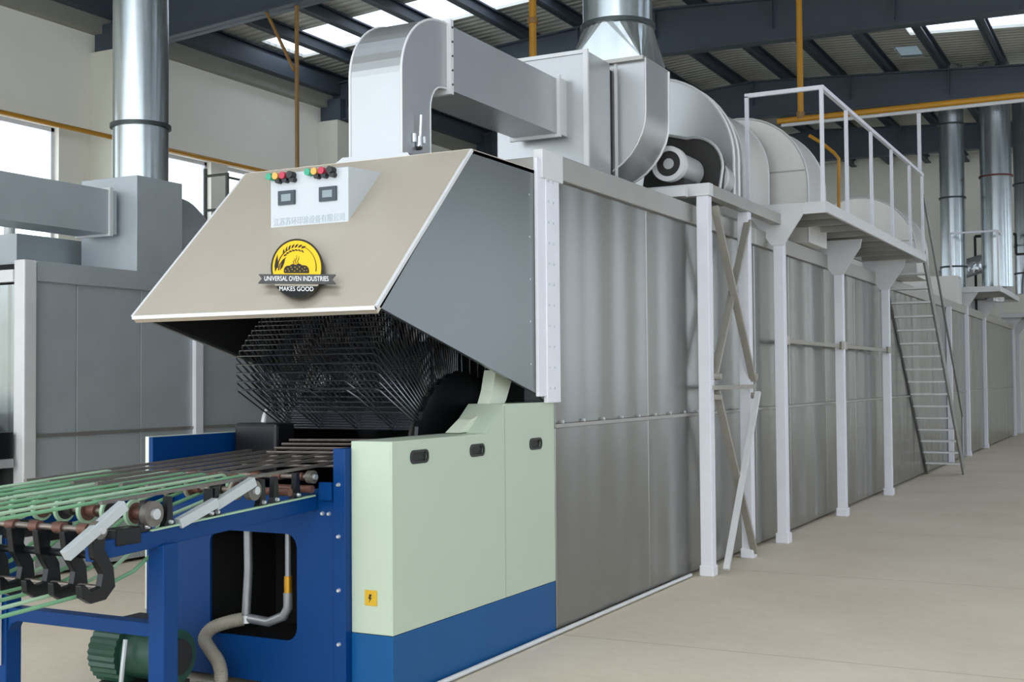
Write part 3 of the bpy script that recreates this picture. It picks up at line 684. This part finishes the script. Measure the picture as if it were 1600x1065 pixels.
# square-to-round transition and chimney
def chimney(cx_, cy_, r_, z0, z1, label, base=None, rings=(), segs=None, collar='ring', mt='galv'):
    t = thing('chimney', (cx_, cy_, z0), label, 'chimney')
    zt = z0
    if base:
        hx, hy, h_ = base; n = 32; zt = z0+h_
        cs = [(cx_+hx, cy_+hy, z0), (cx_-hx, cy_+hy, z0), (cx_-hx, cy_-hy, z0), (cx_+hx, cy_-hy, z0)]
        n = 32; rd = [(cx_+r_*math.cos(2*PI*k/n), cy_+r_*math.sin(2*PI*k/n), zt) for k in range(n)]
        fs = [(0, 1, 2, 3)]
        for q in range(4):
            for k in range(q*8, q*8+8): fs.append((q, 4+k, 4+(k+1) % n))
            fs.append((q, 4+(q*8+8) % n, (q+1) % 4))
        MB().add(cs+rd, fs, False).build('transition', M[mt], t)
        MB().box(cx_-hx-.02, cx_+hx+.02, cy_-hy-.02, cy_+hy+.02, z0-.02, z0+.01).build('base_flange', M['cap'], t)
    cuts = [zt]+list(rings)+[z1]
    for a, b in zip(cuts, cuts[1:]):
        MB().cyl((cx_, cy_, a), (cx_, cy_, b), r_, 48).build('pipe_section', M[mt], t)
    for z_ in rings:
        MB().cyl((cx_, cy_, z_-.018), (cx_, cy_, z_+.018), r_+.025, 48).build('joint_ring', M[collar], t)
    if base: MB().cyl((cx_, cy_, zt-.015), (cx_, cy_, zt+.015), r_+.022, 48).build('joint_ring', M[collar], t)
    return t
chimney(-.39, 2.05, .28, 4.09, rz(-.4)+RT+.4, 'wide silver chimney on a flared base above the blower', base=(.31, .28, .34), rings=(5.6, 6.9))

# fan motor on its stand
ms = thing('motor_stand', (.0, 3.2, 0), 'white painted steel stand with crossed grey braces beside the oven', 'steel stand')
for y_ in (2.6, 3.72):
    MB().box(.08, .18, y_-.05, y_+.05, 0, 3.10).build('post', M['frame_white'], ms, bevel=.005)
    MB().box(.07, .19, y_-.06, y_+.06, 0, .09).build('base_shoe', M['frame_white'], ms, bevel=.01)
MB().bar((-.75, 2.58, 3.15), (.2, 2.58, 3.15), .09, .1).build('top_beam', M['plate_white'], ms)
MB().bar((-.75, 2.40, 3.12), (.05, 2.40, 3.12), .08, .08).build('top_beam', M['plate_white'], ms)
MB().bar((.142, 2.626, 3.152), (.142, 5.0, 3.152), .09, .1).build('top_beam', M['cap'], ms)
MB().bar((-.3, 2.63, 3.15), (-.3, 5.0, 3.15), .06, .08).build('top_beam', M['cap'], ms)
MB().bar((.2, 2.66, 3.02), (.2, 3.70, 1.58), .06, .03).build('brace', M['brace'], ms)
MB().bar((.17, 3.70, 3.02), (.17, 2.68, 1.62), .06, .03).build('brace', M['brace'], ms)
MB().bar((.24, 3.70, 1.48), (.24, 2.72, .04), .05, .03).build('brace', M['plate_white'], ms)
MB().bar((.19, 2.68, 1.50), (.19, 3.70, .05), .06, .03).build('brace', M['brace'], ms)
MB().bar((.19, 2.6, 1.53), (.19, 3.76, 1.53), .035).build('tie_bar', M['brace'], ms)
for y_ in (2.67, 3.70):
    for z_ in (1.45, 1.62): MB().cyl((.18, y_, z_), (.235, y_, z_), .028, 8).build('clamp', M['brace'], ms)
mo = thing('fan_motor', (-.1, 2.75, 3.2), 'round grey electric motor with fan cowl beside the blower', 'electric motor')
MB().cyl((-.12, 2.5, 3.37), (-.12, 2.98, 3.37), .125, 28).build('motor_body', M['motor_grey'], mo)
MB().holed(arc(-.12, 3.37, .145, 0, 360, 32)[:-1], [arc(-.12, 3.37, .105, 0, 360, 32)[:-1]], 'Y', 2.44, 2.52).build('fan_cowl', M['plate_white'], mo)
MB().cyl((-.12, 2.46, 3.37), (-.12, 2.50, 3.37), .106, 28).build('cowl_grille', M['rubber'], mo)
MB().cyl((-.12, 2.452, 3.37), (-.12, 2.47, 3.37), .045, 16).build('grille_hub', M['motor_grey'], mo)
MB().box(-.22, -.02, 2.55, 2.95, 3.20, 3.26).build('foot', M['rubber'], mo)
bg_ = thing('belt_guard', (-.1, 3.2, 3.2), 'curved black belt guard with pale edge behind the motor', 'belt guard')
MB().prism([(-.6, 3.22), (.12, 3.22)]+arc(-.12, 3.42, .26, -15, 80, 8)+[(-.5, 3.78)], 'Y', 3.06, 3.16).build('guard_plate', M['rubber'], bg_)
MB().tube([(p[0], 3.05, p[1]) for p in [(.12, 3.22)]+arc(-.12, 3.42, .27, -15, 100, 10)+[(-.45, 3.76)]], .014, 6).build('guard_rim', M['motor_grey'], bg_)
MB().cyl((-.02, 3.17, 3.36), (-.02, 3.49, 3.36), .14, 24).build('bearing_drum', M['motor_grey'], bg_)
MB().holed(arc(-.02, 3.36, .165, 0, 360, 28)[:-1], [arc(-.02, 3.36, .13, 0, 360, 28)[:-1]], 'Y', 3.2, 3.25).build('guard_rim', M['plate_white'], bg_)

# arched fan housings along the roof
def arched(y0, y1, cx_, cz, r_, zb, label, seam=True, mt='alu_light'):
    t = thing('arched_housing', (cx_, (y0+y1)/2, zb), label, 'fan housing', 'arched fan housings on the oven roof')
    prof = [(cx_+r_, zb)]+arc(cx_, cz, r_, 0, 180, 28)+[(cx_-r_, zb)]
    MB().prism(prof, 'Y', y0, y1, smooth=True).build('casing', M[mt], t)
    for y_ in (y0, y1):
        MB().tube([(p[0], y_, p[1]) for p in prof], .014, 6).build('rim_flange', M['plate_white'], t)
    if seam: MB().box(cx_-.98*r_, cx_+.98*r_, y0-.008, y0, cz+.14, cz+.155).build('face_seam', M['cap'], t)
    return t
arched(3.5, 3.64, -.69, 3.56, .80, 3.16, 'arched silver fan housing nearest the chimney, behind the motor', False, 'alu')
arched(6.0, 6.75, -.62, 3.68, .77, 3.05, 'arched pale fan housing behind the near end of the walkway railing')
arched(11.2, 12.2, -.42, 3.42, .82, 3.05, 'low arched fan housing behind the far end of the walkway railing')
arched(4.92, 5.85, -.92, 3.80, .68, 3.05, 'cream arched roof housing just behind the first one, left of the walkway corner', False)
# ================================================================ walkway with railing and stair
def gusset(mb, x, y, zt, hw=.28, w_=.055):
    mb.prism([(x-hw-.02, zt), (x+hw, zt), (x+hw-.02, zt-.1), (x+.06, zt-.40), (x-.06, zt-.40), (x-hw, zt-.1)], 'Y', y-.012, y+.012)
def walkway(y0, y1, x0, x1, zt, posts, px_, railys, label, h_=1.1):
    t = thing('walkway', ((x0+x1)/2, (y0+y1)/2, 0), label, 'walkway')
    MB().box(x0+.03, x1-.03, y0+.03, y1-.03, zt-.035, zt-.02).build('deck', M['deck'], t)
    fr = MB().box(x0, x1, y0, y0+.03, zt-.11, zt).box(x0, x1, y1-.03, y1, zt-.11, zt).box(x1-.03, x1-.001, y0+.03, y1-.03, zt-.10, zt+.005).box(x0+.001, x0+.03, y0+.03, y1-.03, zt-.10, zt-.002)
    fr.build('edge_frame', M['plate_white'], t)
    n = int((y1-y0)/.55)
    for i in range(1, n): MB().box(x0+.03, x1-.03, y0+i*(y1-y0)/n-.025, y0+i*(y1-y0)/n+.025, zt-.09, zt-.035).build('joist', M['cap'], t)
    for y_ in posts:
        MB().box(px_-.05, px_+.05, y_-.05, y_+.05, 0, zt-.11).build('post', M['frame_white'], t, bevel=.005)
        MB().box(px_-.065, px_+.065, y_-.065, y_+.065, 0, .10).build('base_shoe', M['frame_white'], t, bevel=.01)
        g_ = MB(); gusset(g_, px_, y_-.055, zt-.0 if y_ == posts[0] else zt-.1); g_.build('gusset_plate', M['plate_white'], t)
    q = .035
    for y_ in railys: MB().box(x1-.05, x1-.05+q, y_-q/2, y_+q/2, zt, zt+h_).build('rail_post', M['frame_white'], t)
    MB().box(x0+.0, x0+q, y0+.02, y0+.02+q, zt, zt+h_).build('rail_post', M['frame_white'], t)
    MB().box(x0, x1-.051, y0+.02, y0+.02+q, zt+h_-.01, zt+h_+.03).build('hand_rail', M['frame_white'], t)
    MB().box(x1-.05, x1-.01, y0+.02, y1-.05, zt+h_-.01, zt+h_+.03).build('hand_rail', M['frame_white'], t)
    return t
wk = walkway(4.76, 10.7, -.17, .62, 3.30, (4.82, 7.39, 10.2), .15, (4.80, 5.87, 7.14, 8.37, 9.62, 10.63), 'raised white-railed walkway on tall posts beside the oven, nearer one')
MB().bar((.15, 4.82, 1.97), (.15, 10.2, 1.97), .04).build('tie_bar', M['brace'], wk)
for y_ in (4.9, 7.32, 7.46, 10.13): MB().cyl((.19, y_, 1.93), (.19, y_, 2.02), .03, 8).build('tie_clamp', M['brace'], wk)
def stair(x0, x1, ya, za, yb, n, label, name='staircase'):
    t = thing(name, ((x0+x1)/2, yb, 0), label, 'staircase')
    d = Vector((0, yb-ya, -za)).normalized()
    for x_ in (x0, x1):
        MB().bar((x_, ya, za+.05), (x_, yb, 0.06), .03, .18).build('stringer', M['stair'], t)
    for i in range(n):
        f_ = (i+1)/(n+1); y_ = ya+(yb-ya)*f_; z_ = za*(1-f_)
        MB().box(x0+.01, x1-.01, y_-.10, y_+.10, z_-.012, z_+.014).build('tread', M['plate_white'], t)
    MB().tube([(x1+.0, ya+.05, za+.9), (x1+.0, yb-.0, .95)], .018, 8).tube([(x1, yb, .95), (x1, yb-.05, .1)], .018, 8).build('hand_rail', M['stair'], t)
    return t
stair(.02, .58, 10.72, 3.25, 14.3, 16, 'steep grey steel staircase descending from the nearer walkway')
walkway(19.2, 23.2, -.25, .70, 3.42, (19.35, 22.3), .02, (19.25, 20.4, 21.6, 22.9), 'smaller raised walkway on white posts farther down the oven')
walkway(28.4, 30.8, -.25, .9, 3.3, (28.9, 30.4), .0, (28.5, 29.6, 30.6), 'farthest small walkway on a white post at the end of the oven', .9)

MB().box(-.0+.01, .10, 16.7, 16.8, 0, 2.9).build('steel_post', M['frame_white'], label='single white post behind the foot of the staircase', category='post')
# far chimneys and roof equipment
chimney(-.28, 20.0, .25, 3.04, rz(-.3)+RT+.3, 'slim galvanised chimney behind the stair, left of the wide one', rings=(3.9, 5.35, 6.9), mt='galv')
chimney(.57, 20.1, .31, 3.45, rz(.5)+RT+.3, 'wide galvanised chimney with red-brown ring at the right', rings=(5.75,), collar='ring_red')
chimney(.98, 22.6, .30, 3.45, rz(1.0)+RT+.3, 'galvanised chimney cut by the right edge of the photo', rings=(3.9, 5.9))
fo = thing('foil_wrapped_duct', (-.2, 21.2, 3.3), 'crumpled foil-wrapped duct behind the far walkway railing', 'duct')
MB().tube(spline([(-.6, 20.6, 3.7), (-.1, 20.9, 3.95), (.3, 21.3, 4.05), (.35, 21.9, 3.7), (.3, 22, 3.3)]), .2, 14).build('foil_wrap', M['foil'], fo)
MB().box(-1.2, .0, 18.4, 19.0, 3.04, 3.6).build('far_housing', M['alu_light'], label='small pale box housing beside the slim far chimney', category='fan housing')
MB().bar((-.1, 22.1, 4.75), (.75, 22.1, 4.75), .06).bar((.75, 22.1, 4.75), (.75, 22.1, 4.3), .05).bar((.75, 22.1, 4.3), (1.3, 22.1, 4.3), .05).bar((-.1, 22.1, 4.75), (-.1, 22.1, 3.04), .05).build('dark_pipe', M['rubber'], label='dark kinked pipe crossing behind the far walkway railing', category='pipe')

# ================================================================ gas pipes, conduits
gp_ = thing('gas_pipe', (.3, 10.6, 5.36), 'yellow gas pipe crossing above the walkway, with a white pipe beneath', 'gas pipe')
MB().tube([(-1.42, 10.6, 5.36), (9, 10.6, 5.36)], .045, 12).build('cross_pipe', M['gas'], gp_)
MB().tube([(-1.08, 10.6, 5.36), (-1.08, 10.6, rz(-1.1)+.2)], .045, 12).build('drop_pipe', M['gas'], gp_)
MB().cyl((-1.08, 10.6, 5.36), (-1.08, 10.6, 5.46), .06, 12).build('tee_joint', M['gas_brown'], gp_)
MB().tube([(-1.35, 10.55, 5.285), (9, 10.55, 5.285)], .026, 8).build('white_pipe', M['plate_white'], gp_)
MB().box(.545, .59, 10.57, 10.62, 4.43, 5.27).build('pipe_support', M['frame_white'], label='thin white upright from the railing corner up to the gas pipe', category='pipe support')
cp_ = thing('conduit_hanger', (-7.63, 7.3, 0), 'thin ochre pipe with a slanted branch hanging from the left girder', 'pipe')
MB().tube([(-7.63, 7.3, 7.13), (-7.63, 7.3, 0)], .032, 8).build('vertical_pipe', M['gas_brown'], cp_)
MB().tube([(-8.15, 7.25, 7.08), (-7.66, 7.28, 6.15)], .026, 8).build('slanted_branch', M['gas_brown'], cp_)
c2 = thing('conduit_hanger', (-3.7, 7.3, 0), 'ochre pipe hanging from the roof behind the plenum box', 'pipe')
MB().tube([(-3.7, 7.16, 8.0), (-3.7, 7.16, 0)], .05, 8).build('vertical_pipe', M['gas'], c2)
MB().cyl((-3.7, 7.16, 6.25), (-3.7, 7.16, 6.32), .07, 10).build('joint', M['gas_brown'], c2)
wpz = MB().tube([(-11.0, -4.6, 5.42), (-11.0, 20, 5.50)], .038, 8)
wpo = wpz.build('wall_gas_pipe', M['gas'], label='long yellow pipe running along the left wall across the windows', category='gas pipe')
MB().tube([(-0.12, 8.6, 3.04), (-0.1, 8.6, 4.38), (-0.16, 8.6, 4.46), (-0.3, 8.6, 4.59), (-0.47, 8.6, 4.71)], .022, 8).build('branch_pipe', M['gas'], label='short yellow pipe bending over behind the walkway railing', category='gas pipe')
sf = thing('scaffold', (-9.8, 8.0, 0), 'dark tube scaffold frame in front of the left wall windows', 'scaffold')
for x_ in (-9.99, -9.54):
    MB().tube([(x_, 8, 0), (x_, 8, 5.02 if x_ < -9.8 else 4.92)], .03, 8).build('upright', M['scaffold'], sf)
    MB().tube([(x_, 9.0, 0), (x_, 9.0, 4.85)], .025, 8).build('upright', M['scaffold'], sf)
for z_ in (4.9, 4.35): MB().tube([(-9.99, 8, z_), (-9.54, 8, z_)], .022, 8).build('rung', M['scaffold'], sf)
for z_ in (4.85, 4.3): MB().tube([(-9.54, 8, z_), (-9.54, 9, z_)], .02, 8).build('rung', M['scaffold'], sf)

# ================================================================ second oven on the left
lo = tunnel_oven(-6.4, -4.8, .0, 22, 2.62, 1.175, (-5.6, 0, 0), 'second grey tunnel oven standing at the left behind the feeding table', M['dusty'], [0, .55, 1.3, 2.1, 3.4, 4.8, 6.2, 8, 10, 12, 14, 16, 18, 20, 22], False)
for a, b in ((.0, 6), (6, 22)): MB().box(-6.43, -4.765, a+.1, b-.003, 2.45, 2.62).build('roof_cap', M['dusty'], lo, bevel=.006)
MB().box(-4.87, -4.745, -.05, .08, .03, 2.62).build('corner_post', M['plate_white'], lo, bevel=.012)
MB().box(-6.4, -4.88, -.03, .02, .03, 2.42).build('front_panel', M['galv'], lo)
MB().box(-6.43, -4.87, -.06, .06, 2.44, 2.54).build('front_rail', M['plate_white'], lo)
MB().box(-4.80, -4.755, 1.98, 2.08, 0.0, 2.45).build('panel_post', M['frame_white'], lo)
ld = thing('exhaust_duct', (-5.2, -.3, 2.62), 'long square grey duct along the top of the left oven', 'duct')
MB().box(-5.4, -5.0, -2.8, 1.2, 2.96, 3.36).build('straight_run', M['dusty'], ld)
MB().prism([(-3.2, 2.45), (-3.2, 3.0), (-3.1, 3.25), (-2.8, 3.36), (-2.8, 2.96), (-2.85, 2.9), (-2.85, 2.45)], 'X', -5.4, -5.0).build('bend', M['alu'], ld)
MB().box(-5.42, -4.98, 1.1, 1.14, 2.94, 3.38).build('end_flange', M['plate_white'], ld)
lb = thing('plenum_box', (-5.2, 1.5, 2.62), 'grey plenum box at the foot of the left chimney', 'plenum box')
MB().box(-5.5, -4.80, 1.25, 1.84, 2.62, 3.5).build('casing', M['dusty'], lb, bevel=.004)
chimney(-5.06, 1.56, .255, 3.5, rz(-5)+RT+.4, 'tall shiny galvanised chimney at upper left', rings=(4.02,), mt='galv')
lr = thing('blower_drum', (-5.0, 2.4, 2.62), 'dark grey round blower drum beside the left chimney', 'blower')
MB().cyl((-5.6, 2.0, 3.02), (-5.6, 2.55, 3.02), .5, 40).build('drum', M['dusty'], lr)
MB().cone((-5.6, 2.55, 3.02), (-5.6, 3.0, 3.02), .5, .28, 40).build('cone_end', M['dusty'], lr)
MB().cyl((-5.3, 3.0, 3.1), (-5.1, 3.2, 3.2), .07, 12).build('knob', M['rubber'], lr)
MB().box(-6.3, -5.6, .6, 1.6, 2.62, 2.95).build('roof_box', M['dusty'], label='low dull box on the left oven roof under the duct', category='box')
MB().cyl((-6.05, .9, 2.62), (-6.05, .9, 3.3), .05, 10).build('roof_pipe', M['plate_white'], label='short pale upright pipe on the left oven roof', category='pipe')
